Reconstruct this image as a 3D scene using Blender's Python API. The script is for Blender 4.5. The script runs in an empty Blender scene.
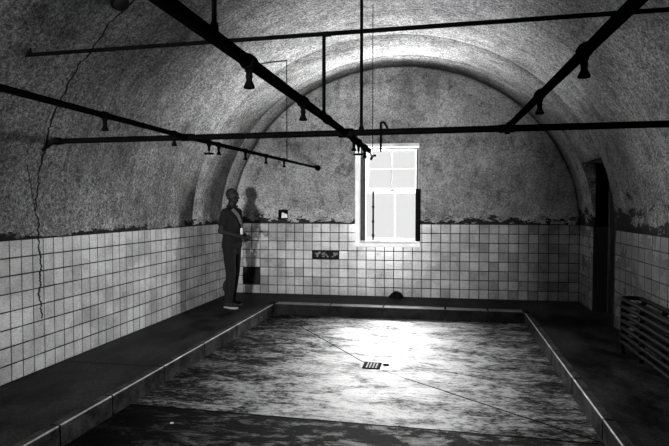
import bpy, bmesh, math, random
from mathutils import Vector, Matrix
random.seed(7)
S = bpy.context.scene
COL = S.collection
PI = math.pi

# ------------------------------------------------------------------ dimensions (metres)
XL, XR = -3.61, 2.05          # side walls
ZL, ZT = 0.15, 1.355          # ledge top, tile top
XC, AX, BZ = (XL + XR) / 2, (XR - XL) / 2, 2.575   # vault ellipse
YR = -3.0                     # rear wall
YD0, YD1, ZD = 7.12, 8.11, 2.255   # doorway in right wall
def yb(x): return 8.765 + 0.054 * x      # back wall, slightly out of square
def vz(x): return ZT + BZ * math.sqrt(max(0.0, 1 - ((x - XC) / AX) ** 2))
SK = math.atan(0.054)

# ------------------------------------------------------------------ node helper
class NT:
    def __init__(s, name):
        s.m = bpy.data.materials.new(name); s.m.use_nodes = True
        s.t = s.m.node_tree; s.t.nodes.clear()
        s.out = s.t.nodes.new('ShaderNodeOutputMaterial')
        s.b = s.t.nodes.new('ShaderNodeBsdfPrincipled')
        s.t.links.new(s.b.outputs[0], s.out.inputs[0])
        g = s.t.nodes.new('ShaderNodeNewGeometry'); s.P = g.outputs['Position']
    def _set(s, sock, v):
        if isinstance(v, bpy.types.NodeSocket): s.t.links.new(v, sock)
        elif isinstance(v, (int, float)) and sock.type in ('RGBA',): sock.default_value = (v, v, v, 1)
        elif isinstance(v, (int, float)) and sock.type == 'VECTOR': sock.default_value = (v, v, v)
        else: sock.default_value = v
    def math(s, op, a, b=0.0, c=0.0, clamp=False):
        n = s.t.nodes.new('ShaderNodeMath'); n.operation = op; n.use_clamp = clamp
        for i, v in enumerate((a, b, c)): s._set(n.inputs[i], v)
        return n.outputs[0]
    def add(s, a, b): return s.math('ADD', a, b)
    def sub(s, a, b): return s.math('SUBTRACT', a, b)
    def mul(s, a, b, clamp=False): return s.math('MULTIPLY', a, b, 0, clamp)
    def lt(s, a, b): return s.math('LESS_THAN', a, b)
    def gt(s, a, b): return s.math('GREATER_THAN', a, b)
    def xyz(s, v=None):
        n = s.t.nodes.new('ShaderNodeSeparateXYZ'); s._set(n.inputs[0], v or s.P)
        return n.outputs
    def vec(s, x, y, z):
        n = s.t.nodes.new('ShaderNodeCombineXYZ')
        for i, v in enumerate((x, y, z)): s._set(n.inputs[i], v)
        return n.outputs[0]
    def scale(s, v, sc):
        n = s.t.nodes.new('ShaderNodeVectorMath'); n.operation = 'MULTIPLY'
        s._set(n.inputs[0], v); n.inputs[1].default_value = sc
        return n.outputs[0]
    def noise(s, scale, detail=4, rough=0.55, v=None, dist=0.0):
        n = s.t.nodes.new('ShaderNodeTexNoise'); n.inputs['Scale'].default_value = scale
        n.inputs['Detail'].default_value = detail; n.inputs['Roughness'].default_value = rough
        n.inputs['Distortion'].default_value = dist
        s._set(n.inputs['Vector'], v or s.P); return n.outputs['Fac']
    def rng(s, v, a, b, c, d, smooth=False):
        n = s.t.nodes.new('ShaderNodeMapRange'); n.clamp = True
        if smooth: n.interpolation_type = 'SMOOTHSTEP'
        for i, q in enumerate((v, a, b, c, d)): s._set(n.inputs[i], q)
        return n.outputs[0]
    def mix(s, f, a, b):
        n = s.t.nodes.new('ShaderNodeMix'); n.data_type = 'FLOAT'
        s._set(n.inputs[0], f); s._set(n.inputs[2], a); s._set(n.inputs[3], b)
        return n.outputs[0]
    def white(s, v):
        n = s.t.nodes.new('ShaderNodeTexWhiteNoise'); n.noise_dimensions = '3D'
        s._set(n.inputs[0], v); return n.outputs[0]
    def grey(s, v):
        n = s.t.nodes.new('ShaderNodeCombineColor')
        for i in range(3): s._set(n.inputs[i], v)
        return n.outputs[0]
    def bump(s, h, strength=0.4, dist=0.02):
        n = s.t.nodes.new('ShaderNodeBump'); n.inputs['Strength'].default_value = strength
        n.inputs['Distance'].default_value = dist; s._set(n.inputs['Height'], h)
        s._set(s.b.inputs['Normal'], n.outputs[0])
    def done(s, col, rough=0.5, spec=0.5, metal=0.0):
        s._set(s.b.inputs['Base Color'], s.grey(col) if isinstance(col, bpy.types.NodeSocket) else (col, col, col, 1))
        s._set(s.b.inputs['Roughness'], rough); s._set(s.b.inputs['Specular IOR Level'], spec)
        s.b.inputs['Metallic'].default_value = metal
        return s.m
    def line(s, p0, p1, w, wob=0.0):
        """mask of a scored line on the floor from p0 to p1"""
        x, y, _ = s.xyz()
        dx, dy = p1[0] - p0[0], p1[1] - p0[1]; L = math.hypot(dx, dy); dx /= L; dy /= L
        rx, ry = s.sub(x, p0[0]), s.sub(y, p0[1])
        t = s.add(s.mul(rx, dx), s.mul(ry, dy))
        d = s.sub(s.mul(rx, -dy), s.mul(ry, -dx))
        if wob: d = s.add(d, s.mul(s.sub(s.noise(3.0, 4), 0.5), wob))
        m = s.lt(s.math('ABSOLUTE', d), w)
        return s.mul(m, s.mul(s.gt(t, 0.0), s.lt(t, L)))

def mx(n, *ms):
    r = ms[0]
    for q in ms[1:]: r = n.math('MAXIMUM', r, q)
    return r

def crack_mask(n):
    x, y, z = n.xyz()
    zz = n.vec(0.0, 0.0, z)
    w = n.add(n.mul(n.sub(n.noise(1.6, 1, v=zz), 0.5), 0.16), n.mul(n.sub(n.noise(9.0, 4, v=zz), 0.5), 0.14))
    w = n.add(w, n.rng(z, 1.1, 2.3, 0.13, 0.0))
    d = n.math('ABSOLUTE', n.sub(n.sub(y, 4.035), w))
    width = n.rng(n.noise(4.0, 2, v=zz), 0.3, 0.7, 0.005, 0.016)
    a = n.mul(n.lt(d, width), n.mul(n.lt(x, -2.0), n.gt(z, 0.62)))
    w2 = n.add(n.rng(z, 1.65, 2.0, 0.05, -0.10), n.mul(n.sub(n.noise(11.0, 3, v=n.vec(3.0, 0.0, z)), 0.5), 0.12))
    d2 = n.math('ABSOLUTE', n.sub(n.sub(y, 4.03), w2))
    b = n.mul(n.lt(d2, 0.006), n.mul(n.lt(x, -3.0), n.mul(n.gt(z, 1.6), n.lt(z, 2.0))))
    return n.math('MAXIMUM', a, b)

def mat_plaster(name, lo, hi, streak, peel_h, crack=False, arch=False, right=False):
    n = NT(name); x, y, z = n.xyz()
    big = n.noise(0.9, 6, 0.6)
    st = n.noise(1.0, 6, 0.65, v=n.scale(n.P, (2.2, 13.0, 2.2) if streak else (3.0, 3.0, 1.4)), dist=1.2)
    blot = n.noise(4.5, 7, 0.7)
    grain = n.noise(34, 4, 0.8)
    grain2 = n.noise(85, 3, 0.7)
    c = n.rng(n.add(n.mul(big, 0.35), n.add(n.mul(st, 0.30), n.mul(blot, 0.35))), 0.39, 0.61, lo, hi)
    c = n.mul(c, n.rng(grain, 0.36, 0.64, *((0.2, 1.85) if streak else (0.45, 1.5))))
    c = n.mul(c, n.rng(grain2, 0.33, 0.67, *((0.2, 1.8) if streak else (0.5, 1.5))))
    # dark scratches along the boards of the vault shuttering
    sc = n.noise(2.0, 6, 0.75, v=n.scale(n.P, (1.3, 16.0, 1.3) if streak else (1.6, 1.6, 1.6)), dist=0.8)
    c = n.mul(c, n.rng(sc, 0.62, 0.72, 1.0, 0.45) if streak else n.rng(sc, 0.55, 0.63, 1.0, 0.5))
    # flaking paint just above the tiles, plus a painted gap shadow
    hgt = n.sub(z, ZT)
    pk = n.noise(5.5, 7, 0.68)
    ph = peel_h
    fall = n.math('DIVIDE', hgt, ph)
    pk = n.noise(5.0, 8, 0.72, v=n.scale(n.P, (1.0, 1.0, 2.3) if not right else (1.3, 0.6, 1.5)))
    patchy = n.rng(n.noise(1.1, 4), 0.38, 0.62, 0.10, -0.02)
    inner = n.rng(x, 1.0, 1.6, 0.0, 1.0) if right else 0.0
    if right:     # the door side has lost far more paint
        ph = n.mix(inner, peel_h, 0.24); patchy = n.mul(patchy, n.sub(1.0, inner)); fall = n.math('DIVIDE', hgt, ph)
    pm = n.gt(n.sub(n.sub(pk, patchy), n.mul(fall, n.mix(inner, 0.25, 0.13))), n.mix(inner, 0.385, 0.41))
    gap_shadow = n.lt(hgt, n.rng(n.noise(3.0, 6, 0.7), 0.3, 0.7, -0.012, 0.034))  # thin dark line painted as the shadow along the tile top
    pm = n.math('MAXIMUM', pm, gap_shadow)
    pale = n.gt(n.sub(n.noise(3.0, 6, 0.65), n.mul(fall, 0.10)), 0.40)
    c = n.mix(pale, c, n.mul(c, 1.3))
    c = n.mix(pm, c, n.mul(n.noise(22, 4), 0.03))
    if crack:
        cm = crack_mask(n); c = n.mix(cm, c, 0.006)
    if arch:
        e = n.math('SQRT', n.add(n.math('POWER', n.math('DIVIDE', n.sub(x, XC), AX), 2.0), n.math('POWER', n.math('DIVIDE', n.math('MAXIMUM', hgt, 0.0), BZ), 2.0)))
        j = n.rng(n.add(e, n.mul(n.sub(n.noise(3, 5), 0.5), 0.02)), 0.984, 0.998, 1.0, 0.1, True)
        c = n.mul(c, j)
    h = n.add(n.mul(grain, 0.5), n.mul(pm, -0.8))
    h = n.add(h, n.mul(big, 0.8))
    n.bump(h, 0.55, 0.012)
    return n.done(c, 0.85, 0.25)

def mat_tile(name, axis, off, sp, base, spread, crack=False, dirt=1.0):
    n = NT(name); x, y, z = n.xyz()
    u = n.math('DIVIDE', n.sub(x if axis == 'x' else y, off), sp)
    v = n.math('DIVIDE', n.sub(z, ZL), (ZT - ZL) / 8)
    fu, fv = n.math('FRACT', u), n.math('FRACT', v)
    du = n.math('MINIMUM', fu, n.sub(1.0, fu)); dv = n.math('MINIMUM', fv, n.sub(1.0, fv))
    d = n.math('MINIMUM', du, dv)
    wob = n.mul(n.noise(7, 3), 0.045)
    g = n.rng(d, n.add(wob, 0.008), n.add(wob, 0.022), 1.0, 0.0)
    idv = n.vec(n.math('FLOOR', u), n.math('FLOOR', v), 3.7)
    r = n.white(idv); r2 = n.white(n.vec(n.math('FLOOR', u), n.math('FLOOR', v), 9.1)); r3 = n.white(n.vec(n.math('FLOOR', u), n.math('FLOOR', v), 5.3))
    c = n.rng(r, 0.0, 1.0, base * (1 - spread), base * (1 + spread * 0.6))
    grime = n.noise(1.7, 6, 0.62)
    c = n.mul(c, n.rng(grime, 0.35, 0.65, 0.62, 1.15))
    grain = n.noise(75, 3, 0.7)
    c = n.mul(c, n.rng(grain, 0.25, 0.75, 0.62, 1.36))
    chip = n.gt(n.noise(13, 5, 0.7, v=n.scale(n.P, (1.0, 0.5, 1.0))), 0.76)
    c = n.mix(chip, c, 0.03)
    c = n.mix(g, c, 0.016)
    rough = n.rng(n.noise(3.5, 5), 0.3, 0.7, 0.16, 0.42)
    rough = n.mix(g, rough, 0.9)
    if crack:
        cm = crack_mask(n); c = n.mix(cm, c, 0.006)
    # each tile sits at a slightly different tilt
    tilt = n.add(n.mul(n.mul(n.sub(r2, 0.5), fu), 0.55), n.mul(n.mul(n.sub(r3, 0.5), fv), 0.55))
    h = n.add(n.add(n.mul(g, -1.0), tilt), n.mul(n.noise(9, 2), 0.25))
    n.bump(h, 0.55, 0.006)
    return n.done(c, rough, 0.6)

def mat_floor():
    n = NT('worn_screed'); x, y, z = n.xyz()
    st = n.scale(n.P, (0.75, 1.7, 1.0))
    a = n.noise(2.6, 10, 0.72, v=st, dist=0.7)
    b = n.noise(0.6, 4, 0.6)
    fine = n.noise(17.0, 9, 0.78, v=st, dist=0.5)
    gr = n.noise(70, 4, 0.75)
    m = n.add(n.mul(a, 0.55), n.mul(b, 0.45))
    c = n.rng(m, 0.40, 0.55, 0.09, 0.40)
    # worn-through dark scuffs: dense toward the left kerb, sparse in the middle
    dx = n.math('ABSOLUTE', n.add(x, 0.55))
    sparse = n.rng(dx, 0.3, 1.7, 0.06, -0.03)
    scuff = n.rng(n.add(n.add(n.mul(fine, 0.6), n.mul(a, 0.4)), sparse), 0.45, 0.57, 0.06, 1.0)
    c = n.mul(c, scuff)
    c = n.mul(c, n.rng(gr, 0.25, 0.75, 0.45, 1.5))
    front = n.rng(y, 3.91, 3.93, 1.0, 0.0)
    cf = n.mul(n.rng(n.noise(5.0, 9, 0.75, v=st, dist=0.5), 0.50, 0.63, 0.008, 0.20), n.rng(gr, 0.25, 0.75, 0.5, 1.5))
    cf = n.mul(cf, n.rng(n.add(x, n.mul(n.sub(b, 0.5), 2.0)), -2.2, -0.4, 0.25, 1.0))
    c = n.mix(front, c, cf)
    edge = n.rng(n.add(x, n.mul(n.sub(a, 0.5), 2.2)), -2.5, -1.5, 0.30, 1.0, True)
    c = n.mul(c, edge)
    ls = mx(n, n.line((-1.96, 6.99), (-0.82, 5.47), 0.009, 0.03), n.line((-0.62, 5.27), (-0.37, 5.06), 0.004, 0.02),
            n.line((-0.37, 5.06), (1.07, 3.96), 0.010, 0.03), n.line((-2.56, 3.915), (1.12, 3.93), 0.011, 0.02))
    c = n.mix(ls, c, 0.006)
    rough = n.rng(scuff, 0.2, 1.0, 0.60, 0.36)
    rough = n.mix(front, rough, 0.6)
    rough = n.mix(ls, rough, 0.9)
    n.bump(n.add(n.add(n.mul(fine, 1.2), n.mul(gr, 0.5)), n.mul(ls, -0.8)), 0.6, 0.012)
    spec = n.mix(front, n.rng(scuff, 0.3, 1.0, 0.02, 0.5), n.rng(cf, 0.03, 0.12, 0.02, 0.3))
    spec = n.mul(spec, n.sub(1.0, ls))
    return n.done(c, rough, spec)

def mat_ledge():
    n = NT('dark_ledge_concrete'); x, y, z = n.xyz()
    a = n.noise(2.0, 8, 0.66, v=n.scale(n.P, (1.5, 0.8, 1.0)))
    gr = n.noise(55, 4, 0.7)
    c = n.mul(n.rng(a, 0.40, 0.62, 0.002, 0.036), n.rng(gr, 0.3, 0.7, 0.3, 1.7))
    ls = mx(n, n.line((-3.62, 4.43), (-2.5, 4.47), 0.016, 0.05), n.line((1.0, 7.03), (2.1, 7.20), 0.012, 0.02), n.line((1.0, 3.96), (2.1, 4.0), 0.008, 0.03))
    c = n.mix(ls, c, 0.001)
    n.bump(n.add(n.mul(a, 1.0), n.mul(gr, 0.4)), 0.5, 0.01)
    return n.done(c, n.rng(a, 0.35, 0.65, 0.5, 0.7), 0.04)

def mat_kerb(name, lo, hi, rough, spec=0.06):
    n = NT(name)
    a = n.noise(6.0, 7, 0.66); gr = n.noise(70, 3, 0.7)
    c = n.mul(n.rng(a, 0.38, 0.64, lo, hi), n.rng(gr, 0.25, 0.75, 0.5, 1.4))
    n.bump(n.add(a, n.mul(gr, 0.4)), 0.4, 0.008)
    return n.done(c, rough, spec)

def mat_plain(name, v, rough=0.5, var=0.25, scale=14, spec=0.5, metal=0.0, bump=0.2):
    n = NT(name)
    a = n.noise(scale, 5, 0.6)
    n.bump(a, bump, 0.004)
    return n.done(n.mul(n.rng(a, 0.3, 0.7, 1 - var, 1 + var), v), rough, spec, metal)

M = {}
M['vault'] = mat_plaster('vault_plaster', 0.085, 0.36, True, 0.12, crack=True, right=True)
M['lunette'] = mat_plaster('end_wall_plaster', 0.13, 0.36, False, 0.17, arch=True)
M['side_plaster'] = M['vault']
M['tile_left'] = mat_tile('tile_side', 'y', 3.81, 0.1285, 0.60, 0.16, crack=True)
M['tile_right'] = mat_tile('tile_door_side', 'y', 7.109, 0.2, 0.30, 0.2)
M['tile_back'] = mat_tile('tile_end', 'x', -2.2, 0.1515, 0.36, 0.40)
M['floor'] = mat_floor()
M['ledge'] = mat_ledge()
M['kerb'] = mat_kerb('kerb_concrete', 0.012, 0.075, 0.6)
M['kerb_nose'] = mat_kerb('kerb_pale_nose', 0.30, 0.55, 0.4, 0.5)
M['kerb_back'] = mat_kerb('smooth_kerb', 0.006, 0.02, 0.6, 0.05)
M['kerb_top'] = mat_kerb('lit_kerb_top', 0.06, 0.16, 0.34, 0.5)  # paler tone puts window light into the back kerb top
M['iron'] = mat_plain('black_iron_pipe', 0.003, 0.7, 0.4, 30, 0.0)
M['iron_worn'] = mat_plain('worn_iron', 0.03, 0.35, 0.4, 30, 0.4)
M['paint'] = mat_plain('white_gloss_paint', 0.86, 0.4, 0.12, 8)
M['weathered'] = mat_plain('weathered_paint', 0.42, 0.7, 0.25, 14, 0.1)
M['oldpaint_shade'] = mat_plain('flaking_paint_and_shade', 0.035, 0.7, 0.9, 20)  # flaking jamb paint, also the painted shadow under the top casing
M['black'] = mat_plain('black_rubber', 0.005, 0.7, 0.3, 20, 0.02)
M['hole'] = mat_plain('dark_mortar', 0.012, 0.9, 0.6, 20, 0.2)
M['mortar'] = mat_plain('pale_mortar', 0.22, 0.9, 0.6, 30, 0.2)
M['stone'] = mat_plain('reveal_stone', 0.22, 0.9, 0.5, 7, 0.2)
M['door'] = mat_plain('dark_door_paint', 0.018, 0.5, 0.4, 6)
M['doorframe'] = mat_plain('grey_door_frame', 0.05, 0.6, 0.4, 10)
M['radiator'] = mat_plain('black_cast_iron', 0.010, 0.6, 0.4, 22, 0.03)
M['skin'] = mat_plain('skin', 0.011, 0.55, 0.15, 30, 0.2)
M['hair'] = mat_plain('hair', 0.004, 0.6, 0.4, 120)
M['shirt'] = mat_plain('shirt_cotton', 0.007, 0.85, 0.25, 60, 0.2)
M['trousers'] = mat_plain('trouser_cotton', 0.006, 0.85, 0.3, 60, 0.2)
M['shoe'] = mat_plain('shoe_canvas', 0.014, 0.8, 0.3, 60, 0.2)
M['sole'] = mat_plain('pale_rubber_sole', 0.3, 0.7, 0.1, 40, 0.3)
M['strap'] = mat_plain('pale_webbing', 0.10, 0.8, 0.2, 90, 0.2)
M['badge'] = mat_plain('white_card', 0.75, 0.5, 0.05, 20)
M['chip'] = mat_plain('paint_chip', 0.5, 0.8, 0.3, 60)
M['junction'] = mat_plain('pale_plastic', 0.75, 0.5, 0.1, 20)
g = NT('overcast_view')
em = g.t.nodes.new('ShaderNodeEmission'); em.inputs[1].default_value = 0.93; em.inputs[0].default_value = (1, 1, 1, 1)
g.t.links.new(em.outputs[0], g.out.inputs[0]); M['view'] = g.m
g = NT('window_glass')
g.b.inputs['Base Color'].default_value = (1, 1, 1, 1)
tr = g.t.nodes.new('ShaderNodeBsdfTransparent'); tr.inputs[0].default_value = (0.93, 0.93, 0.93, 1)
gl = g.t.nodes.new('ShaderNodeBsdfGlossy'); gl.inputs['Roughness'].default_value = 0.6; gl.inputs[0].default_value = (0.9, 0.9, 0.9, 1)
ms = g.t.nodes.new('ShaderNodeMixShader'); ms.inputs[0].default_value = 0.01
g.t.links.new(tr.outputs[0], ms.inputs[1]); g.t.links.new(gl.outputs[0], ms.inputs[2]); g.t.links.new(ms.outputs[0], g.out.inputs[0])
M['glass'] = g.m

# ------------------------------------------------------------------ mesh helpers
def obj(name, bm, mat, parent=None, smooth=False, **props):
    me = bpy.data.meshes.new(name)
    bmesh.ops.recalc_face_normals(bm, faces=bm.faces[:])
    if smooth:
        for f in bm.faces: f.smooth = True
    bm.to_mesh(me); bm.free()
    for m in (mat if isinstance(mat, (list, tuple)) else [mat]): me.materials.append(m)
    o = bpy.data.objects.new(name, me); COL.objects.link(o)
    if parent: o.parent = parent
    for k, v in props.items(): o[k] = v
    if smooth: 
        try: me.set_sharp_from_angle(angle=0.9)
        except Exception: pass
    return o
def empty(name, loc=(0, 0, 0), rz=0.0, **props):
    o = bpy.data.objects.new(name, None); COL.objects.link(o); o.location = loc; o.rotation_euler = (0, 0, rz)
    o.empty_display_size = 0.1
    for k, v in props.items(): o[k] = v
    return o
def box(bm, x0, x1, y0, y1, z0, z1, bev=0.0, mi=0):
    r = bmesh.ops.create_cube(bm, size=1.0)
    vs = r['verts']
    for v in vs:
        v.co = Vector((x0 + (v.co.x + .5) * (x1 - x0), y0 + (v.co.y + .5) * (y1 - y0), z0 + (v.co.z + .5) * (z1 - z0)))
    fs = {f for v in vs for f in v.link_faces}
    for f in fs: f.material_index = mi
    if bev:
        es = list({e for v in vs for e in v.link_edges})
        bmesh.ops.bevel(bm, geom=es, offset=bev, segments=2, affect='EDGES', profile=0.5)
def frame_axes(d):
    d = d.normalized(); a = Vector((0, 0, 1)) if abs(d.z) < 0.9 else Vector((1, 0, 0))
    u = d.cross(a).normalized(); return u, d.cross(u).normalized()
def tube(bm, pts, r, seg=14, cap=True):
    """swept tube through pts; r is a radius or a list of radii"""
    pts = [Vector(p) for p in pts]; rs = r if isinstance(r, (list, tuple)) else [r] * len(pts)
    rings = []; u = None
    for i, p in enumerate(pts):
        t = (pts[min(i + 1, len(pts) - 1)] - pts[max(i - 1, 0)]).normalized()
        if u is None: u, w = frame_axes(t)
        else:
            u = (u - t * u.dot(t)).normalized(); w = t.cross(u).normalized()
        rings.append([bm.verts.new(p + (u * math.cos(2 * PI * k / seg) + w * math.sin(2 * PI * k / seg)) * rs[i]) for k in range(seg)])
    for a, b in zip(rings, rings[1:]):
        for k in range(seg): bm.faces.new((a[k], a[(k + 1) % seg], b[(k + 1) % seg], b[k]))
    if cap:
        bm.faces.new(rings[0][::-1]); bm.faces.new(rings[-1])
def lathe(bm, prof, c=(0, 0, 0), axis='z', seg=20):
    c = Vector(c); rings = []
    for r, h in prof:
        ring = []
        for k in range(seg):
            a = 2 * PI * k / seg; p = (r * math.cos(a), r * math.sin(a), h)
            if axis == 'y': p = (p[0], p[2], p[1])
            if axis == 'x': p = (p[2], p[0], p[1])
            ring.append(bm.verts.new(c + Vector(p)))
        rings.append(ring)
    for a, b in zip(rings, rings[1:]):
        for k in range(seg): bm.faces.new((a[k], a[(k + 1) % seg], b[(k + 1) % seg], b[k]))
    bm.faces.new(rings[0][::-1]); bm.faces.new(rings[-1])
def ball(bm, c, r, sub=3):
    rr = r if isinstance(r, (tuple, list)) else (r, r, r)
    res = bmesh.ops.create_uvsphere(bm, u_segments=20, v_segments=12, radius=1.0)
    for v in res['verts']: v.co = Vector((c[0] + v.co.x * rr[0], c[1] + v.co.y * rr[1], c[2] + v.co.z * rr[2]))
def arc(c, r, a0, a1, n, plane):
    return [tuple(Vector(c) + Vector(plane[0]) * (r * math.cos(a0 + (a1 - a0) * i / n)) + Vector(plane[1]) * (r * math.sin(a0 + (a1 - a0) * i / n))) for i in range(n + 1)]
B = bmesh.new

def grid_wall(us, zs, depth, thick, place):
    """wall from cells: depth(i,j) = 0 flush, >0 recessed, None = hole; place(u, d, z) -> xyz"""
    bm = B(); nu, nz = len(us) - 1, len(zs) - 1
    def q(*ps): bm.faces.new([bm.verts.new(place(*p)) for p in ps])
    def dp(i, j):
        if not (0 <= i < nu and 0 <= j < nz): return thick
        d = depth(i, j); return thick if d is None else d
    for i in range(nu):
        for j in range(nz):
            d = dp(i, j); u0, u1, z0, z1 = us[i], us[i + 1], zs[j], zs[j + 1]
            if depth(i, j) is not None:
                q((u0, d, z0), (u1, d, z0), (u1, d, z1), (u0, d, z1))
                q((u0, thick, z0), (u1, thick, z0), (u1, thick, z1), (u0, thick, z1))
            for (di, dj) in ((1, 0), (0, 1)):
                e = dp(i + di, j + dj)
                if abs(e - d) > 1e-6:
                    if di: q((u1, d, z0), (u1, e, z0), (u1, e, z1), (u1, d, z1))
                    else: q((u0, d, z1), (u1, d, z1), (u1, e, z1), (u0, e, z1))
            if i == 0: q((u0, d, z0), (u0, thick, z0), (u0, thick, z1), (u0, d, z1))
            if j == 0: q((u0, d, z0), (u1, d, z0), (u1, thick, z0), (u0, thick, z0))
    bmesh.ops.remove_doubles(bm, verts=bm.verts[:], dist=1e-5)
    return bm

# ------------------------------------------------------------------ the shell
ST = dict(kind='structure')
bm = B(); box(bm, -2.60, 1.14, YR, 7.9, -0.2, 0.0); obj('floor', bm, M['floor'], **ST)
KW = 0.085
bm = B(); box(bm, XL - 0.3, -2.555 - KW, YR, yb(-3) + .02, -0.2, ZL); obj('floor_ledge_left', bm, M['ledge'], **ST)
bm = B(); box(bm, 1.085 + KW, XR + 0.02, YR, 8.9, -0.2, ZL)
box(bm, XR + 0.02, XR + 0.6, YD0 + .002, YD1 - .002, -0.2, ZL); obj('floor_ledge_right', bm, M['ledge'], **ST)
def yk(x): return 7.72 + 0.03 * (x + 0.7)
bm = B()
vs = [bm.verts.new(p) for p in ((-2.555 - KW + .001, yk(-2.6) + .24, -.2), (1.085 + KW - .001, yk(1.1) + .24, -.2), (1.085 + KW - .001, yb(1.1) + .02, -.2), (-2.555 - KW + .001, yb(-2.6) + .02, -.2),
      (-2.555 - KW + .001, yk(-2.6) + .24, ZL), (1.085 + KW - .001, yk(1.1) + .24, ZL), (1.085 + KW - .001, yb(1.1) + .02, ZL), (-2.555 - KW + .001, yb(-2.6) + .02, ZL))]
for f in ((0, 1, 2, 3), (4, 5, 6, 7), (0, 1, 5, 4), (1, 2, 6, 5), (2, 3, 7, 6), (3, 0, 4, 7)): bm.faces.new([vs[i] for i in f])
obj('floor_ledge_back', bm, M['ledge'], **ST)

# kerbs: cast lengths with open joints, paler tube along the top edge
def kerb(name, x0, x1, ys, mats, nose_x):
    bm = B()
    for a, b in zip(ys, ys[1:]):
        box(bm, x0, x1, a + .004, b - .004, -0.1, ZL + .006, 0.012)
    o = obj(name, bm, mats[0], **ST)
    bm = B()
    for a, b in zip(ys, ys[1:]):
        tube(bm, [(nose_x, a + .012, ZL + .0005), (nose_x, b - .012, ZL + .0005)], 0.0075, 12)
    obj('pale_nosing', bm, mats[1], o, True)
kerb('trim_1', -2.555 - KW, -2.555, [-2.95, -1.2, .2, 1.4, 2.5, 3.1, 3.68, 4.46, 5.3, 6.2, 7.0, 7.66], (M['kerb'], M['kerb_nose']), -2.5645)
kerb('trim_2', 1.085, 1.085 + KW, [-2.95, -1.2, .2, 1.4, 2.5, 3.1, 3.98, 4.9, 5.8, 6.9, 7.77], (M['kerb'], M['kerb_nose']), 1.0945)
bm = B()
xs = [-2.555, -1.7, -0.9, 0.0, 0.6, 1.085]
for a, b in zip(xs, xs[1:]):
    r = bmesh.ops.create_cube(bm, size=1.0)['verts']
    for v in r:
        x = a + .002 if v.co.x < 0 else b - .002
        v.co = Vector((x, yk(x) + (0.0 if v.co.y < 0 else 0.235), -0.1 if v.co.z < 0 else ZL + .004))
    bmesh.ops.bevel(bm, geom=list({e for v in r for e in v.link_edges}), offset=.014, segments=2, affect='EDGES')
t3 = obj('trim_3', bm, M['kerb_back'], **ST)
bm = B()
for a, b in zip(xs, xs[1:]):
    r = bmesh.ops.create_cube(bm, size=1.0)['verts']
    for v in r:
        x = a + .012 if v.co.x < 0 else b - .012
        v.co = Vector((x, yk(x) + (0.02 if v.co.y < 0 else 0.20), ZL - .002 if v.co.z < 0 else ZL + .0065))
obj('lit_top', bm, M['kerb_top'], t3)  # pale smooth slab added to paint the window's bright strip on the kerb

# side walls: tile dado standing slightly proud of the plaster
bm = B(); box(bm, XL - 0.3, XL + 0.0, YR, 8.62, ZL, ZT, 0.0); obj('wall_left', bm, M['tile_left'], **ST)
bm = B()
box(bm, XR, XR + 0.45, YR, YD0, ZL, ZT); box(bm, XR, XR + 0.45, YD1, 8.9, ZL, ZT)
obj('wall_right', bm, M['tile_right'], **ST)

# back wall: dado with window notch, three lost tiles and a four-tile patch
WX0, WX1, WZ0, WZ1 = -1.40, -0.44, 1.03, 2.645
us = [XL, -3.412, -3.109, -2.2, -1.7455, WX0, WX1, XR + .02]; zs = [-0.1, 0.301, 0.602, 0.752, 0.903, WZ0, ZT]
def dep(i, j):
    if i == 1 and j == 1: return 0.05
    if i == 3 and j == 3: return 0.045
    if i == 5 and j == 5: return None
    return 0.0
obj('wall_back', grid_wall(us, zs, dep, 0.13, lambda u, d, z: (u, yb(u) + d, z)), M['tile_back'], **ST)
us2 = [XL - .3, WX0, WX1, XR + .3]; zs2 = [ZT, WZ1, 4.3]
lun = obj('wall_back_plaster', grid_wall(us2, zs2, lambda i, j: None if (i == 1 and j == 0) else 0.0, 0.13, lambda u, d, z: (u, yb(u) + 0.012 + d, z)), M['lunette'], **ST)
# dark backing of the two recesses
for nm, (u0, u1, z0, z1, d) in (('trim_4', (-3.41, -3.111, .303, .600, .05)), ('trim_5', (-2.198, -1.7475, .754, .901, .045))):
    bm = B()
    for (a0, a1, b0, b1, dd0) in ((u0, u1, z0, z1, d - .008), (u0, u0 + .006, z0, z1, .001), (u1 - .006, u1, z0, z1, .001), (u0, u1, z0, z0 + .006, .001), (u0, u1, z1 - .006, z1, .001)):
        r = bmesh.ops.create_cube(bm, size=1.0)['verts']
        for v in r:
            x = a0 if v.co.x < 0 else a1
            v.co = Vector((x, yb(x) + (dd0 if v.co.y < 0 else d - .0005), b0 if v.co.z < 0 else b1))
    o = obj(nm, bm, M['hole'], **ST)
    if nm == 'trim_5':
        for k, (cu, w) in enumerate(((-2.12, .045), (-1.975, .055), (-1.82, .042))):
            bm = B()
            rr = random.Random(k)
            for q in range(7):
                x = cu + rr.uniform(-w, w); z = .83 + rr.uniform(-.035, .035)
                ball(bm, (x, yb(x) + d - .01, z), (rr.uniform(.012, .028), .012, rr.uniform(.008, .02)))
            obj('mortar_lump', bm, M['mortar'], o, True)
    else:
        pass

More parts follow.
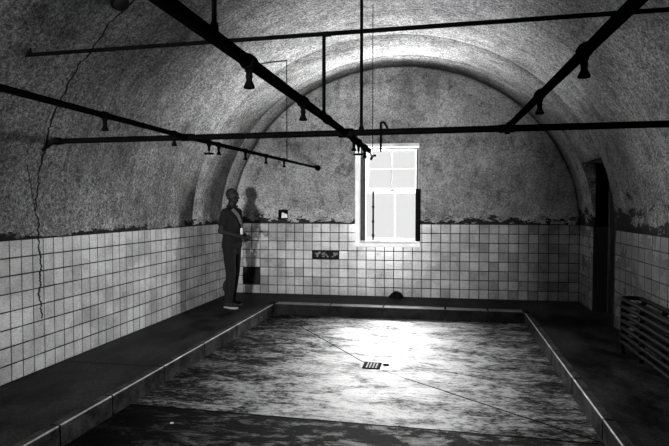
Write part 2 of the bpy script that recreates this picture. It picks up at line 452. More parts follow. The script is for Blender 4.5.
# vault with the doorway cut in its right haunch
def vault_strip(bm, y0, y1, a0, a1, nseg, ny=1):
    rin, rout = [], []
    for i in range(nseg + 1):
        t = a0 + (a1 - a0) * i / nseg
        rin.append((XC + AX * math.cos(t), ZT + BZ * math.sin(t))); rout.append((XC + (AX + .4) * math.cos(t), ZT + (BZ + .4) * math.sin(t)))
    vi = [[bm.verts.new((x, y, z)) for x, z in rin] for y in (y0, y1)]
    vo = [[bm.verts.new((x, y, z)) for x, z in rout] for y in (y0, y1)]
    for i in range(nseg):
        bm.faces.new((vi[0][i], vi[0][i + 1], vi[1][i + 1], vi[1][i])).smooth = True
        bm.faces.new((vo[0][i], vo[1][i], vo[1][i + 1], vo[0][i + 1]))
        bm.faces.new((vi[0][i], vo[0][i], vo[0][i + 1], vi[0][i + 1])); bm.faces.new((vi[1][i], vi[1][i + 1], vo[1][i + 1], vo[1][i]))
    bm.faces.new((vi[0][0], vi[1][0], vo[1][0], vo[0][0])); bm.faces.new((vi[0][-1], vo[0][-1], vo[1][-1], vi[1][-1]))
bm = B()
td = math.asin((ZD - ZT) / BZ)
vault_strip(bm, YR, YD0, 0, PI, 120); vault_strip(bm, YD0, YD1, td, PI, 110); vault_strip(bm, YD1, 9.0, 0, PI, 120)
me_v = obj('ceiling', bm, M['vault'], **ST)

# rear wall, behind the camera, with its own window opening
RX0, RX1, RZ0, RZ1 = -2.25, -0.70, 0.75, 2.25
obj('wall_front', grid_wall([XL - .3, RX0, RX1, XR + .3], [-.1, RZ0, RZ1, 4.3], lambda i, j: None if (i == 1 and j == 1) else 0.0, 0.3, lambda u, d, z: (u, YR - d, z)), M['lunette'], **ST)

# ------------------------------------------------------------------ doorway
XD = XR + 0.22
D = empty('door_1', (XD, (YD0 + YD1) / 2, ZL), **ST)
hw = (YD1 - YD0) / 2; zh = ZD - ZL
bm = B(); box(bm, 0, .05, -hw + .06, hw - .06, .01, zh - .16, .004)
for (a, b, c, d) in ((-.34, -.04, .18, .9), (.04, .34, .18, .9), (-.34, -.04, 1.05, 1.85), (.04, .34, 1.05, 1.85)):
    box(bm, -.012, .01, a, b, c, d, .006)
leaf = obj('door_leaf', bm, M['door'], D)
bm = B(); lathe(bm, [(.004, -.07), (.022, -.066), (.027, -.05), (.018, -.035), (.01, -.03), (.01, 0), (.025, .0), (.025, .004)], (0, -hw + .13, 1.0), 'x', 16); obj('door_handle', bm, M['iron_worn'], leaf, True)
bm = B(); box(bm, -.03, .09, -hw + .001, -hw + .06, 0, zh - .002, .004); box(bm, -.03, .09, hw - .06, hw - .001, 0, zh - .002, .004); box(bm, -.03, .09, -hw + .06, hw - .06, zh - .16, zh - .002, .004)
obj('door_frame', bm, M['doorframe'], D)
bm = B()   # masonry behind and around the recess
box(bm, XD + .10, XD + .3, YD0 - .3, YD1 + .3, -.1, ZD + .3)
box(bm, XR + .02, XD + .1, YD0 - .2, YD0, ZT, ZD + .3); box(bm, XR + .02, XD + .1, YD1, YD1 + .2, ZT, ZD + .3)
box(bm, XR - .0, XD + .1, YD0, YD1, ZD, ZD + .3)
obj('wall_doorway', bm, M['doorframe'], **ST)

# ------------------------------------------------------------------ windows (local x across, y outwards, z up)
def pane_box(bm, x0, x1, z0, z1, y): box(bm, x0, x1, y, y + .005, z0, z1)
W = empty('window_1', ((WX0 + WX1) / 2, yb((WX0 + WX1) / 2), 0), SK, **ST)
# casing boards on the room side
bm = B()
box(bm, -.555, -.475, -.035, -.001, WZ0 - .04, WZ1 + .025, .004); box(bm, -.475, .49, -.035, -.001, WZ1 - .035, WZ1 + .025, .004)
box(bm, -.479, -.47, -.001, .10, WZ0 + .04, WZ1); box(bm, -.47, .479, -.001, .10, WZ1 - .02, WZ1 - .001)
obj('window_casing', bm, M['paint'], W)
bm = B(); box(bm, -.475, .478, -.06, .09, WZ0 + .002, WZ0 + .045, .005); box(bm, -.55, .51, -.06, -.001, WZ0 - .055, WZ0 + .045, .006); obj('window_sill', bm, M['paint'], W)
bm = B(); box(bm, .45, .478, -.012, .10, 1.93, WZ1 - .05, .003); obj('window_jamb', bm, M['doorframe'], W)
bm = B(); box(bm, .432, .479, -.02, .10, WZ0 + .045, 1.93, .003); box(bm, .445, .515, -.03, -.001, WZ0 + .045, 1.93, .004); obj('sash_channel', bm, M['black'], W)
bm = B(); box(bm, -.468, -.385, .005, .10, WZ0 + .045, WZ1 - .036, .003); obj('window_jamb', bm, M['oldpaint_shade'], W)
# upper sash
us_ = bpy.data.objects.new('upper_sash', None); COL.objects.link(us_); us_.parent = W
bm = B()
box(bm, -.375, -.345, .05, .085, 1.935, WZ1 - .05, .003); box(bm, .425, .45, .05, .085, 1.935, WZ1 - .05, .003)
box(bm, -.345, .425, .05, .085, WZ1 - .075, WZ1 - .05, .003); box(bm, -.375, .45, .035, .085, 1.90, 1.945, .003)
obj('sash_frame', bm, M['paint'], us_)
bm = B(); box(bm, .026, .046, .055, .08, 1.945, WZ1 - .075); obj('muntin', bm, M['weathered'], us_)
bm = B(); box(bm, -.375, .45, .03, .05, WZ1 - .068, WZ1 - .04, .003); obj('shadow_gap_strip', bm, M['oldpaint_shade'], us_)  # dark strip put in as the shadow gap under the top casing
bm = B(); box(bm, -.345, .028, .06, .074, 2.262, 2.268); box(bm, .044, .425, .06, .074, 2.262, 2.268); obj('glazing_bar', bm, M['weathered'], us_)
bm = B(); pane_box(bm, -.345, .028, 1.945, WZ1 - .075, .066); pane_box(bm, .044, .425, 1.945, WZ1 - .075, .066); obj('glass_pane', bm, M['glass'], us_)
# lower sash
ls_ = bpy.data.objects.new('lower_sash', None); COL.objects.link(ls_); ls_.parent = W
bm = B()
box(bm, -.375, .425, .0, .035, 1.868, 1.90, .003); box(bm, -.375, .425, .0, .035, WZ0 + .045, WZ0 + .085, .003)
obj('sash_frame', bm, M['paint'], ls_)
bm = B(); box(bm, -.272, -.243, -.008, .04, WZ0 + .06, 1.89, .003)
for zz in (1.15, 1.38, 1.62): box(bm, -.280, -.235, -.012, .02, zz, zz + .03, .003)
obj('sash_stile', bm, M['black'], ls_)
bm = B(); box(bm, .083, .101, .008, .03, WZ0 + .085, 1.868); obj('muntin', bm, M['paint'], ls_)
bm = B(); pane_box(bm, -.375, -.272, WZ0 + .085, 1.868, .016); pane_box(bm, -.243, .083, WZ0 + .085, 1.868, .016); pane_box(bm, .098, .425, WZ0 + .085, 1.868, .016)
obj('glass_pane', bm, M['glass'], ls_)
bm = B(); box(bm, .02, .09, -.012, .035, 1.90, 1.912, .003); lathe(bm, [(.012, 0), (.016, .006), (.004, .014)], (.055, .012, 1.912)); obj('sash_lock', bm, M['iron_worn'], ls_)
# pale overcast view beyond the glass
bm = B(); box(bm, -1.6, 1.6, 2.6, 2.65, -.4, 3.4); obj('overcast_view', bm, M['view'], W)

W2 = empty('window_2', ((RX0 + RX1) / 2, YR, 0), PI, **ST)
bm = B()
h2 = (RX1 - RX0) / 2
box(bm, -h2, -h2 + .05, .0, .08, RZ0, RZ1, .004); box(bm, h2 - .05, h2, 0, .08, RZ0, RZ1, .004); box(bm, -h2 + .05, h2 - .05, 0, .08, RZ1 - .05, RZ1, .004); box(bm, -h2 + .05, h2 - .05, 0, .08, RZ0, RZ0 + .05, .004)
obj('window_frame', bm, M['paint'], W2)
bm = B(); pane_box(bm, -h2 + .05, h2 - .05, RZ0 + .05, RZ1 - .05, .04); obj('glass_pane', bm, M['glass'], W2)

# ------------------------------------------------------------------ pipework
PZ = 2.23
def pipe_thing(name, label, pts, r, cat='pipe', group=None, mat='iron'):
    bm = B(); tube(bm, pts, r, 16)
    o = obj(name, bm, M[mat], None, True, label=label, category=cat)
    if group: o['group'] = group
    return o
def coupling(parent, p, d, r, L=.06, name='pipe_coupling'):
    bm = B(); d = Vector(d).normalized() * (L / 2); p = Vector(p)
    e = d * 0.25
    tube(bm, [p - d, p - d + e, p + d - e, p + d], [r * 1.12, r * 1.24, r * 1.24, r * 1.12], 16)
    return obj(name, bm, M['iron'], parent, True)
def shower_head(parent, p, r, s=1.0, disc=False):
    """tee on the pipe, neck and flared rose below it"""
    bm = B(); x, y, z = p
    tube(bm, [(x, y - .034 * s, z), (x, y - .02 * s, z), (x, y + .02 * s, z), (x, y + .034 * s, z)], [r * 1.12, r * 1.32, r * 1.32, r * 1.12], 16)
    lathe(bm, [(.016 * s, -r * .5), (.017 * s, -r - .012), (.013 * s, -r - .014), (.013 * s, -r - .028)], p, 'z', 16)
    t = obj('tee_fitting', bm, M['iron'], parent, True)
    bm = B(); z0 = -r - .026
    if disc:
        lathe(bm, [(.012, z0), (.012, z0 - .03), (.006, z0 - .032), (.006, z0 - .05), (.045, z0 - .052), (.047, z0 - .058), (.045, z0 - .064), (.01, z0 - .066)], p, 'z', 20)
    else:
        lathe(bm, [(.012 * s, z0), (.015 * s, z0 - .002), (.013 * s, z0 - .010), (.012 * s, z0 - .020), (.016 * s, z0 - .030), (.0225 * s, z0 - .044), (.0235 * s, z0 - .049), (.021 * s, z0 - .052)], p, 'z', 20)
    h = obj('valve_wheel' if disc else 'shower_head', bm, M['iron'], parent, True)
    return t
# three shower lines
xL = -2.15
P1 = pipe_thing('shower_pipe', 'leftmost long shower pipe, running above the left ledge to the back wall', [(xL, YR + .01, PZ), (xL, 4.2, PZ), (-2.105, yb(-2.1) + .0, 2.285)], .0195, group='overhead shower lines')
for y in (3.05, 3.94, 4.78, 5.45, 6.1, 6.8):
    f = max(0, (y - 4.2) / 4.45); shower_head(P1, (xL + .055 * f, y, PZ + .055 * f), .0195, 1.0)
shower_head(P1, (xL + .005, 4.57, PZ + .005), .0195, 1.2, True)
bm = B(); lathe(bm, [(.05, 0.011), (.05, -.004), (.03, -.012), (.022, -.02)], (-2.105, yb(-2.105), 2.285), 'y', 20); obj('wall_flange', bm, M['iron'], P1, True)
xM = -0.785
P2 = pipe_thing('shower_pipe', 'middle shower pipe, the thick one running toward the top of the window', [(xM, YR + .01, PZ), (xM, 4.2, PZ), (xM - .01, 5.55, PZ)], .0255, group='overhead shower lines')
for y in (2.05, 2.88, 4.55): shower_head(P2, (xM, y, PZ), .0255, 1.0)
shower_head(P2, (xM, 4.80, PZ), .0255, 1.0, True)
for y in (3.5, 1.0): coupling(P2, (xM, y, PZ), (0, 1, 0), .0255)
bm = B(); tube(bm, [(xM - .01, 5.55, PZ), (xM - .02, 5.75, PZ - .004), (xM - .04, 6.02, PZ - .01)], .014, 12); obj('pipe_stub', bm, M['iron_worn'], P2, True)
shower_head(P2, (xM - .01, 5.25, PZ), .0255, 1.0)
bm = B(); c = (xM - .04, 6.03, PZ - .01)
ball(bm, c, .02); tube(bm, [c, (c[0] - .02, c[1], c[2] - .045)], [.012, .016], 12); tube(bm, [c, (c[0] + .04, c[1], c[2] + .006)], [.011, .013], 12)
obj('end_fitting', bm, M['iron'], P2, True)
xR_ = 0.44
P3 = pipe_thing('shower_pipe', 'rightmost long shower pipe, running from the top edge down to the thick crossing pipe', [(xR_ + .24, YR + .01, PZ), (xR_ + .005, 4.0, PZ), (xR_, 4.17, PZ)], .0215, group='overhead shower lines')
for y in (2.15, 2.95): shower_head(P3, (xR_ + .235 * (4.0 - y) / 7, y, PZ), .0215, 1.0)
coupling(P3, (xR_, 4.02, PZ), (0, 1, 0), .0215, .10)
bm = B(); lathe(bm, [(.018, -.02), (.020, -.035), (.016, -.048)], (xR_, 4.12, PZ), 'z', 16); obj('drain_plug', bm, M['iron'], P3, True)
# crossing pipes
def vx(z, side): return XC + side * AX * math.sqrt(1 - ((z - ZT) / BZ) ** 2)
P4 = pipe_thing('supply_pipe', 'thick crossing pipe passing just above the window, spanning the vault side to side', [(vx(PZ, -1) - .02, 4.18, PZ), (vx(PZ, 1) + .02, 4.16, PZ)], .0255)
for sx in (-1, 1):
    bm = B(); x = vx(PZ, sx)
    lathe(bm, [(.022, 0), (.034, -sx * .0), (.036, -sx * .04), (.030, -sx * .07)], (x + sx * .012, 4.17, PZ), 'x', 18); obj('wall_flange', bm, M['iron'], P4, True)
for x, r in ((xL, .0255), (xM, .03), (xR_, .0255)): coupling(P4, (x, 4.17, PZ), (1, 0, 0), r, .12, 'cross_fitting')
bm = B(); x = vx(PZ, -1); tube(bm, [(x + .02, 4.16, PZ), (x - .03, 4.05, PZ - .09)], .012, 10); obj('wall_bracket', bm, M['iron'], P4, True)
Z5 = 2.80
P5 = pipe_thing('supply_pipe', 'thin high crossing pipe near the top of the photo, nearest to the viewer', [(vx(Z5, -1) - .02, 3.52, Z5), (vx(Z5, 1) + .02, 3.47, Z5)], .0145)
for sx in (-1, 1):
    bm = B(); x = vx(Z5, sx)
    tube(bm, [(x + sx * .02, 3.5, Z5 + .07), (x - sx * .02, 3.5, Z5), (x + sx * .04, 3.5, Z5 - .02)], .012, 10); tube(bm, [(x - sx * .025, 3.5, Z5 - .01), (x - sx * .03, 3.5, Z5 + .08)], .008, 10)
    obj('wall_bracket', bm, M['iron'], P5, True)
coupling(P5, (xM - .005, 3.5, Z5), (1, 0, 0), .0145, .06, 'tee_fitting')
# verticals
def rod(label, x, y, z0, r, z1=None, group=None, name='hanger_rod', mat='iron'):
    z1 = vz(x) + .004 if z1 is None else z1
    bm = B(); tube(bm, [(x, y, z0), (x, y, (z0 + z1) / 2), (x, y, z1)], r, 12)
    o = obj(name, bm, M[mat], None, True, label=label, category='pipe hanger')
    bm = B(); lathe(bm, [(r * 1.7, -.008), (r * 1.7, .01), (r * 1.15, .025)], (x, y, z0), 'z', 12); obj('clamp', bm, M['iron'], o, True)
    return o
rod('short hanger rod at the top edge, rising from the middle shower pipe to the vault', xM, 1.72, PZ + .028, .009)
rod('tall hanger rod above the window holding up the thick crossing pipe', -0.66, 4.17, PZ + .028, .0125)
rod('drop pipe joining the thin high crossing pipe down to the middle shower pipe', xM - .022, 3.49, PZ + .026, .0125, Z5 - .014, name='drop_pipe')['category'] = 'pipe'
rod('hair-thin hanger rod dropping from the vault to the middle shower pipe end', xM - .04, 6.03, PZ + .004, .0045)
rod('hair-thin hanger rod dropping to the far part of the leftmost shower pipe', -2.125, 6.95, PZ + .05, .0062)
# conduit along the vault to that rod
pts = []
for i in range(7):
    t = i / 6; x = -2.40 + .275 * t; y = 6.50 + .45 * t; pts.append((x, y, vz(x) - .008))
pipe_thing('cable', 'short thin cable running across the bright vault to the hair-thin left hanger rod', pts, .0055, 'cable')
# bent vent pipe over the window
hx, hy = -1.045, yb(-1.045) - .10
bm = B()
tube(bm, [(hx, hy, 2.53), (hx, hy, 2.97)] + [(hx + .035 * (1 - math.cos(a)), hy + .06 * (1 - math.cos(a)) * .5, 2.97 + .04 * math.sin(a)) for a in (.5, 1., 1.57, 2.2)] + [(hx + .11, yb(hx + .11) + .015, 2.90)], .0175, 12)
o = obj('bent_pipe', bm, M['iron'], None, True, label='short bent pipe hooking out of the back wall down over the window top', category='pipe')
bm = B(); lathe(bm, [(.034, .012), (.034, -.008), (.02, -.014)], (hx + .11, yb(hx + .11) + .003, 2.90), 'y', 16); obj('wall_flange', bm, M['mortar'], o, True)

# ceiling fixture high on the left haunch
fx, fy = -2.615, 3.915; fz = vz(fx)
nrm = Vector(((fx - XC) / AX ** 2, 0, (fz - ZT) / BZ ** 2)).normalized()
F = empty('ceiling_lamp', (fx, fy, fz), 0, label='round dark fixture on the left haunch of the vault, cut by the top edge', category='lamp')
F.rotation_euler = (-nrm).to_track_quat('Z', 'Y').to_euler()
bm = B(); lathe(bm, [(.078, -.004), (.080, .012), (.070, .020)], (0, 0, 0), 'z', 24); obj('mounting_plate', bm, M['iron'], F, True)
bm = B(); lathe(bm, [(.068, .018), (.066, .04), (.052, .06), (.025, .07), (.004, .072)], (0, 0, 0), 'z', 24); obj('lamp_dome', bm, M['black'], F, True)

# broken switch box on the end wall
jx = -2.70; J = empty('switch_box', (jx, yb(jx) + .012, 1.50), SK, label='small broken switch box with a pale plate on the back wall left of the window', category='switch')
bm = B(); box(bm, -.078, .078, -.012, .02, -.075, .085, .006); obj('back_plate', bm, M['black'], J)
bm = B(); box(bm, -.078, -.045, -.05, -.012, -.06, .08, .004); box(bm, -.045, .07, -.05, -.012, .045, .08, .004); obj('box_rim', bm, M['black'], J)
bm = B()
vs = [bm.verts.new(p) for p in ((-.03, -.03, -.055), (.075, -.032, -.052), (.07, -.03, .005), (.035, -.028, .02), (-.02, -.026, .04), (-.03, -.012, -.055), (.075, -.012, -.052), (.07, -.012, .005), (.035, -.012, .02), (-.02, -.012, .04))]
bm.faces.new(vs[:5]); bm.faces.new(vs[5:][::-1])
for i in range(5): bm.faces.new((vs[i], vs[(i + 1) % 5], vs[5 + (i + 1) % 5], vs[5 + i]))
obj('cover_plate', bm, M['junction'], J)

# ------------------------------------------------------------------ radiator
RA = empty('radiator', (1.86, 5.35, ZL), 0, label='black cast-iron radiator of stacked horizontal tubes against the right wall', category='radiator')
y1, y0 = .60, -.95
for k in range(7):
    z = .115 + k * .073
    bm = B(); rr = .0215; xa, xb = -.085, .105
    pts = [(xa, y0, z), (xa, y1 - .06, z)] + [((xa + xb) / 2 - (xb - xa) / 2 * math.cos(a), y1 - .06 + .075 * math.sin(a), z) for a in [PI * i / 8 for i in range(1, 8)]] + [(xb, y1 - .06, z), (xb, y0, z)]
    tube(bm, pts, rr, 14)
    obj('radiator_tube', bm, M['radiator'], RA, True)
for yy in (y1 - .09, -.02, y0 + .1):
    bm = B()
    for x in (-.085, .105):
        tube(bm, [(x, yy, .05), (x, yy, .56)], .019, 12)
    for k in range(6): 
        for x in (-.085, .105): lathe(bm, [(.016, 0), (.027, .012), (.027, .03), (.016, .042)], (x, yy, .115 + k * .073 + .016), 'z', 14)
    obj('header', bm, M['radiator'], RA, True)
for x, yy in ((-.085, y1 - .09), (.105, y1 - .09), (-.085, y0 + .1), (.105, y0 + .1)):
    bm = B(); lathe(bm, [(.034, 0), (.034, .008), (.02, .02), (.017, .06), (.022, .1)], (x, yy, 0), 'z', 14); obj('leg', bm, M['radiator'], RA, True)

# ------------------------------------------------------------------ floor drain, plug, crumbs
DR = empty('floor_drain', (-.735, 5.385, 0), 0, label='slotted metal drain grate in the middle of the sloping floor', category='drain')
bm = B(); box(bm, -.082, .082, -.095, .095, .0005, .002); obj('pit_shade_plate', bm, M['black'], DR)  # flat black plate stands in for the darkness below the grate
bm = B()
for a, b, c, d in ((-.09, .09, -.105, -.088), (-.09, .09, .088, .105), (-.09, -.078, -.088, .088), (.078, .09, -.088, .088)): box(bm, a, b, c, d, .0003, .007, .001)
obj('drain_frame', bm, M['iron'], DR)
for k in range(4):
    x = -.048 + .032 * k
    bm = B(); box(bm, x - .0065, x + .0065, -.088, .088, .002, .007, .001); obj('grate_bar', bm, M['chip'], DR)
bm = B(); lathe(bm, [(.034, .0003), (.034, .004), (.028, .006), (.004, .006)], (0, 0, 0)); o = obj('floor_plug', bm, M['iron'], None, True, label='small dark round plug in the floor right beside the drain', category='plug'); o.location = (-.597, 5.44, 0)
def crumb(name, label, cat, c, r, mat, n=6, seed=1):
    rr = random.Random(seed); bm = B()
    bmesh.ops.create_icosphere(bm, subdivisions=3, radius=1.0)
    ph = [rr.uniform(0, 6) for _ in range(6)]
    for v in bm.verts:
        k = 1 + .16 * math.sin(3 * v.co.x + ph[0]) + .14 * math.sin(4 * v.co.y + ph[1]) + .12 * math.sin(5 * v.co.z + ph[2]) + .08 * math.sin(9 * v.co.x + 7 * v.co.y + ph[3])
        v.co = Vector((v.co.x * r[0] * k, v.co.y * r[1] * k, max(v.co.z, -.35) * r[2] * k))
    zmin = min(v.co.z for v in bm.verts)
    for v in bm.verts: v.co.z -= zmin
    o = obj(name, bm, M[mat], None, True, label=label, category=cat); o.location = c; return o
crumb('rag', 'crumpled black rag lying on the back ledge against the tiles under the window', 'rag', (-.79, yb(-.79) - .09, ZL), (.12, .07, .06), 'black', seed=3)
crumb('paint_chip', 'tiny pale paint chip on the dark near floor at left', 'debris', (-2.02, 3.63, 0), (.014, .010, .006), 'chip', seed=5)

# ------------------------------------------------------------------ person (local: faces -y, right hand at -x)
def remeshed(name, bm, mat, parent, voxel, smooth=3):
    me = bpy.data.meshes.new('tmp'); bm.to_mesh(me); bm.free()
    t = bpy.data.objects.new('tmp', me); COL.objects.link(t)
    m = t.modifiers.new('r', 'REMESH'); m.mode = 'VOXEL'; m.voxel_size = voxel; m.use_smooth_shade = True
    if smooth:
        s = t.modifiers.new('s', 'SMOOTH'); s.iterations = smooth; s.factor = .5
    dg = bpy.context.evaluated_depsgraph_get(); dg.update()
    nm = bpy.data.meshes.new_from_object(t.evaluated_get(dg)); nm.name = name
    bpy.data.objects.remove(t); bpy.data.meshes.remove(me)
    nm.materials.clear(); nm.materials.append(mat)
    o = bpy.data.objects.new(name, nm); COL.objects.link(o); o.parent = parent
    return o
def cap(bm, p0, r0, p1, r1, seg=16):
    p0, p1 = Vector(p0), Vector(p1); d = (p1 - p0).normalized(); pts, rs = [], []
    for i in range(1, 7):
        a = PI / 2 * i / 6; pts.append(p0 - d * r0 * math.cos(a)); rs.append(max(r0 * math.sin(a), 1e-4))
    for i in range(0, 6):
        a = PI / 2 * i / 6; pts.append(p1 + d * r1 * math.sin(a)); rs.append(r1 * math.cos(a))
    tube(bm, pts, rs, seg)
def limb(bm, pts, rs):
    for i in range(len(pts) - 1): cap(bm, pts[i], rs[i], pts[i + 1], rs[i + 1])
def loft(bm, rings, seg=28):
    rows = []
    for (x, y, z, rx, ry) in rings:
        rows.append([bm.verts.new((x + rx * math.copysign(abs(math.cos(a)) ** .85, math.cos(a)), y + ry * math.sin(a), z)) for a in [2 * PI * k / seg for k in range(seg)]])
    for a, b in zip(rows, rows[1:]):
        for k in range(seg): bm.faces.new((a[k], a[(k + 1) % seg], b[(k + 1) % seg], b[k]))
    bm.faces.new(rows[0][::-1]); bm.faces.new(rows[-1])

PR = empty('person', (-3.09, 7.36, ZL), PI / 2 - .16, label='person standing in the back left corner with hands clasped, pale strap across the chest', category='person')
SH = {-1: (-.178, .012, 1.405), 1: (.178, .012, 1.405)}
EL = {-1: (-.245, .045, 1.135), 1: (.245, .045, 1.135)}
WR = {-1: (-.075, -.215, 1.045), 1: (.085, -.20, 1.03)}
HIP = {-1: (-.095, .0, .91), 1: (.095, .02, .91)}
KN = {-1: (-.10, -.03, .50), 1: (.105, .03, .50)}
AN = {-1: (-.10, .01, .085), 1: (.115, .10, .085)}
bm = B()
loft(bm, [(0, .01, .86, .15, .105), (0, .01, .93, .168, .115), (0, .005, 1.05, .15, .105), (0, 0, 1.18, .158, .112), (0, 0, 1.30, .178, .118), (0, .005, 1.39, .175, .105), (0, .015, 1.45, .12, .075), (0, .02, 1.49, .062, .06)])
cap(bm, (0, .02, 1.44), .066, (0, -.002, 1.56), .058)
ball(bm, (0, 0, 1.655), (.076, .094, .098)); ball(bm, (0, -.022, 1.60), (.062, .074, .085)); ball(bm, (0, -.05, 1.56), (.036, .038, .03))
ball(bm, (0, -.082, 1.665), (.05, .018, .014))
cap(bm, (0, -.086, 1.655), .010, (0, -.108, 1.615), .015); ball(bm, (0, -.088, 1.575), (.026, .012, .008)); ball(bm, (0, -.088, 1.588), (.024, .012, .006))
for s in (-1, 1):
    ball(bm, (s * .078, .012, 1.63), (.010, .02, .033)); ball(bm, (s * .031, -.078, 1.64), (.013, .012, .009)); ball(bm, (s * .045, -.06, 1.615), (.02, .02, .02))
    limb(bm, [SH[s], EL[s], WR[s]], [.052, .040, .027]); 
    limb(bm, [HIP[s], KN[s], AN[s]], [.085, .056, .042])
    ball(bm, (AN[s][0], AN[s][1] + .04, .43 - .12), (.05, .05, .10))
    a = AN[s]; cap(bm, (a[0], a[1] + .03, .045), .036, (a[0] + s * .02, a[1] - .13, .03), .028)
    # hand: palm, four fingers, thumb
    w = Vector(WR[s]); pc = w + Vector((-s * .05, -.035, -.012))
    cap(bm, w, .026, pc, .024); ball(bm, pc, (.036, .028, .030))
    for k in range(4):
        z = .026 - .018 * k; ln = (.030, .036, .034, .026)[k]
        f0 = pc + Vector((-s * .018, -.012, z)); f1 = f0 + Vector((-s * ln, -.014 + (-.010 if s < 0 else .0), -.004)); f2 = f1 + Vector((-s * ln * .55, .022 if s > 0 else .018, -.008)); f3 = f2 + Vector((s * .004, .018, -.006))
        limb(bm, [f0, f1, f2, f3], [.0095, .0088, .008, .0072])
    t0 = pc + Vector((s * .012, -.014, .024)); t1 = t0 + Vector((-s * .022, -.02, .018)); t2 = t1 + Vector((-s * .028, -.004, .004)); limb(bm, [t0, t1, t2], [.0125, .0105, .0085])
body = remeshed('body', bm, M['skin'], PR, .0055, 2)
# hair: close-cropped cap
bm = B(); ball(bm, (0, .012, 1.675), (.081, .092, .088)); r = bmesh.ops.bisect_plane(bm, geom=bm.verts[:] + bm.edges[:] + bm.faces[:], plane_co=(0, .0, 1.668), plane_no=(0, -.75, -.66), clear_outer=True)
bmesh.ops.holes_fill(bm, edges=bm.edges[:]); remeshed('hair', bm, M['hair'], PR, .006, 2)
# shirt
bm = B()
loft(bm, [(0, .012, .875, .178, .128), (0, .012, .93, .182, .130), (0, .006, 1.05, .168, .122), (0, 0, 1.18, .172, .126), (0, 0, 1.30, .19, .130), (0, .006, 1.39, .186, .116), (0, .016, 1.45, .128, .084), (0, .02, 1.475, .085, .07)])
for s in (-1, 1):
    a, b = Vector(SH[s]), Vector(EL[s]); m = a.lerp(b, .74)
    tube(bm, [a + (a - b) * .05, a, a.lerp(b, .3), m], [.045, .061, .060, .060], 18)
    ball(bm, a, .061); cap(bm, (s * .05, .02, 1.435), .050, (s * .165, .012, 1.412), .056); cap(bm, (s * .09, .0, 1.36), .09, (s * .13, .006, 1.385), .075)
remeshed('shirt', bm, M['shirt'], PR, .008, 5)
bm = B()
for s in (-1, 1):
    tube(bm, [(s * .012, -.066, 1.475), (s * .045, -.058, 1.492), (s * .07, -.01, 1.498), (s * .05, .06, 1.502), (0, .08, 1.505)], [.008, .013, .013, .013, .013], 10)
obj('collar', bm, M['shirt'], PR, True)
# trousers
bm = B()
loft(bm, [(0, .012, .785, .155, .10), (0, .012, .88, .172, .124), (0, .012, .955, .166, .118)])
for s in (-1, 1):
    h, k, a = Vector(HIP[s]), Vector(KN[s]), Vector(AN[s]); 
    tube(bm, [h, h.lerp(k, .5), k, k.lerp(a, .5), a + Vector((0, .004, .0))], [.098, .090, .074, .070, .065], 20)
remeshed('trousers', bm, M['trousers'], PR, .009, 2)
for s in (-1, 1):
    a = AN[s]; bm = B()
    cap(bm, (a[0], a[1] + .035, .055), .043, (a[0] + s * .02, a[1] - .13, .047), .034); ball(bm, (a[0], a[1] + .01, .085), (.045, .055, .04))
    box(bm, a[0] - .04, a[0] + .05, a[1] - .05, a[1] + .06, .02, .05, .01)
    so = remeshed('shoe', bm, M['shoe'], PR, .006, 2)
    bm = B(); n = 24; low, top = [], []
    for k in range(n):
        an = 2 * PI * k / n; y = -.047 + .128 * math.sin(an); wd = .043 + .006 * (1 if y < -.04 else -1)
        x = wd * math.cos(an) + s * (.02 * (1 if y < -.02 else .3))
        low.append(bm.verts.new((a[0] + x, a[1] + y, 0))); top.append(bm.verts.new((a[0] + x, a[1] + y, .026)))
    for k in range(n): bm.faces.new((low[k], low[(k + 1) % n], top[(k + 1) % n], top[k]))
    bm.faces.new(low[::-1]); bm.faces.new(top); obj('sole', bm, M['sole'], so, True)
# strap from right shoulder over the chest to the left hip
bm = B(); n = 22; rows = []
for i in range(n + 1):
    t = i / n; ang = -PI / 2 + .95 - 1.9 * (1 - t)      # angle round the torso
    z = 1.452 - .50 * t
    x = -.115 + .285 * t
    f = 1.30 - z
    ry = .136 if z < 1.36 else .136 - (z - 1.36) * .62
    rx = .196
    y = -ry * math.sqrt(max(0.02, 1 - (x / rx) ** 2)) - .006
    d = Vector((.27, 0, -.50)).normalized(); w = Vector((d.z, 0, -d.x)) * .027
    nn = Vector((x / rx ** 2, y / ry ** 2, 0)).normalized() * .005
    p = Vector((x, y, z)); q = []
    for sg in (-1, 1):
        c = p + w * sg
        yy = -ry * math.sqrt(max(0.02, 1 - (c.x / rx) ** 2)) - .006
        q.append(Vector((c.x, yy, c.z)))
    rows.append([bm.verts.new(v) for v in (q[0], q[1], q[1] + nn, q[0] + nn)])
for a, b in zip(rows, rows[1:]):
    for k in range(4): bm.faces.new((a[k], a[(k + 1) % 4], b[(k + 1) % 4], b[k]))
bm.faces.new(rows[0]); bm.faces.new(rows[-1][::-1]); obj('shoulder_strap', bm, M['strap'], PR, label='pale webbing strap')
bm = B()
for s in (-1, 1): tube(bm, [(s * .06, -.06, 1.47), (s * .045, -.125, 1.36), (s * .02, -.142, 1.24), (s * .004, -.146, 1.175)], .0045, 8)
ly = obj('lanyard', bm, M['black'], PR, True)
bm = B(); box(bm, -.030, .030, -.156, -.150, 1.075, 1.172, .002); obj('badge', bm, M['badge'], ly, label='white card badge')

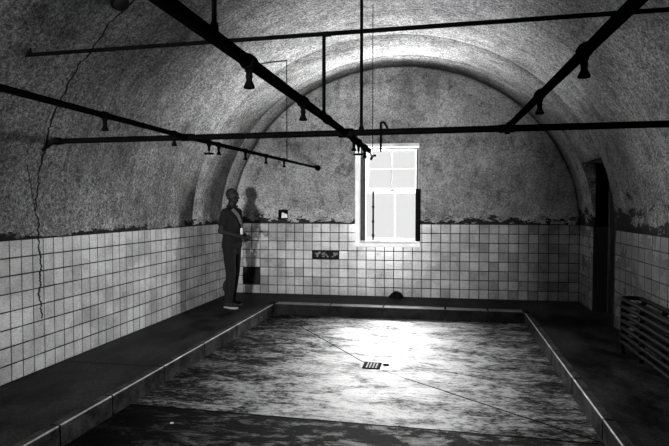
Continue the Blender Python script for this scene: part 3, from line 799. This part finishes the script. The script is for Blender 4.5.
# ------------------------------------------------------------------ camera
cam = bpy.data.cameras.new('camera'); co = bpy.data.objects.new('camera', cam); COL.objects.link(co); S.camera = co
F_PX, CX, CY = 530.0, 334.5, 223.0
cam.sensor_width = 36.0; cam.lens = 36.0 * F_PX / 669.0; cam.clip_start = .02
vd = Vector((446.0 - CX, -(206.0 - CY), F_PX)).normalized()
vxx = -Vector((-2185.0 - CX, -(203.6 - CY), F_PX)).normalized()
vxx = (vxx - vd * vxx.dot(vd)).normalized()
vup = vd.cross(vxx); vup = vup if vup.y > 0 else -vup      # world axes in (right, up, forward)
R = Matrix((( vxx.x, vxx.y, -vxx.z), (vd.x, vd.y, -vd.z), (vup.x, vup.y, -vup.z)))
mw = R.to_4x4(); mw.translation = (0, 0, 1.65); co.matrix_world = mw

# ------------------------------------------------------------------ light: daylight outside the two windows, plus added fill lamps
def daylight(name, loc, aim, sx, sz, power):
    l = bpy.data.lights.new(name, 'AREA'); l.shape = 'RECTANGLE'; l.size = sx; l.size_y = sz; l.energy = power; l.color = (1, 1, 1)
    o = bpy.data.objects.new(name, l); COL.objects.link(o); o.location = loc
    o.rotation_euler = (Vector(aim) - Vector(loc)).to_track_quat('-Z', 'Y').to_euler(); return o
cxw = (WX0 + WX1) / 2; yw = yb(cxw)
daylight('daylight_sky', (cxw - .1, yw + 1.55, 2.68), (cxw + .15, yw - 3.3, 0), 1.9, 1.1, 1120)
daylight('ground_fill', (cxw + .25, yw + .66, .48), (cxw + .25, yw + .24, 2.0), 2.2, .7, 2100)  # added fill lamp below the window, standing in for light off the ground
daylight('daylight_rear', (-1.1, -6.2, 1.15), (-1.4, 8.7, 1.3), .55, .5, 1850)
daylight('sill_fill', (cxw, yw + .26, .62), (cxw, yw + .14, 2.0), 1.4, .14, 420)  # added strip lamp close to the wall, brightens the vault near the arch
daylight('daylight_side', (.35, yw + 1.25, 1.95), (-3.2, 5.6, .9), .3, .4, 190)
w = bpy.data.worlds.new('world'); S.world = w; w.use_nodes = True
w.node_tree.nodes['Background'].inputs[0].default_value = (1, 1, 1, 1); w.node_tree.nodes['Background'].inputs[1].default_value = 0.0
S.view_settings.view_transform = 'Standard'; S.view_settings.look = 'None'; S.view_settings.gamma = 1.0
S.view_settings.use_curve_mapping = False; S.view_settings.exposure = 0.0
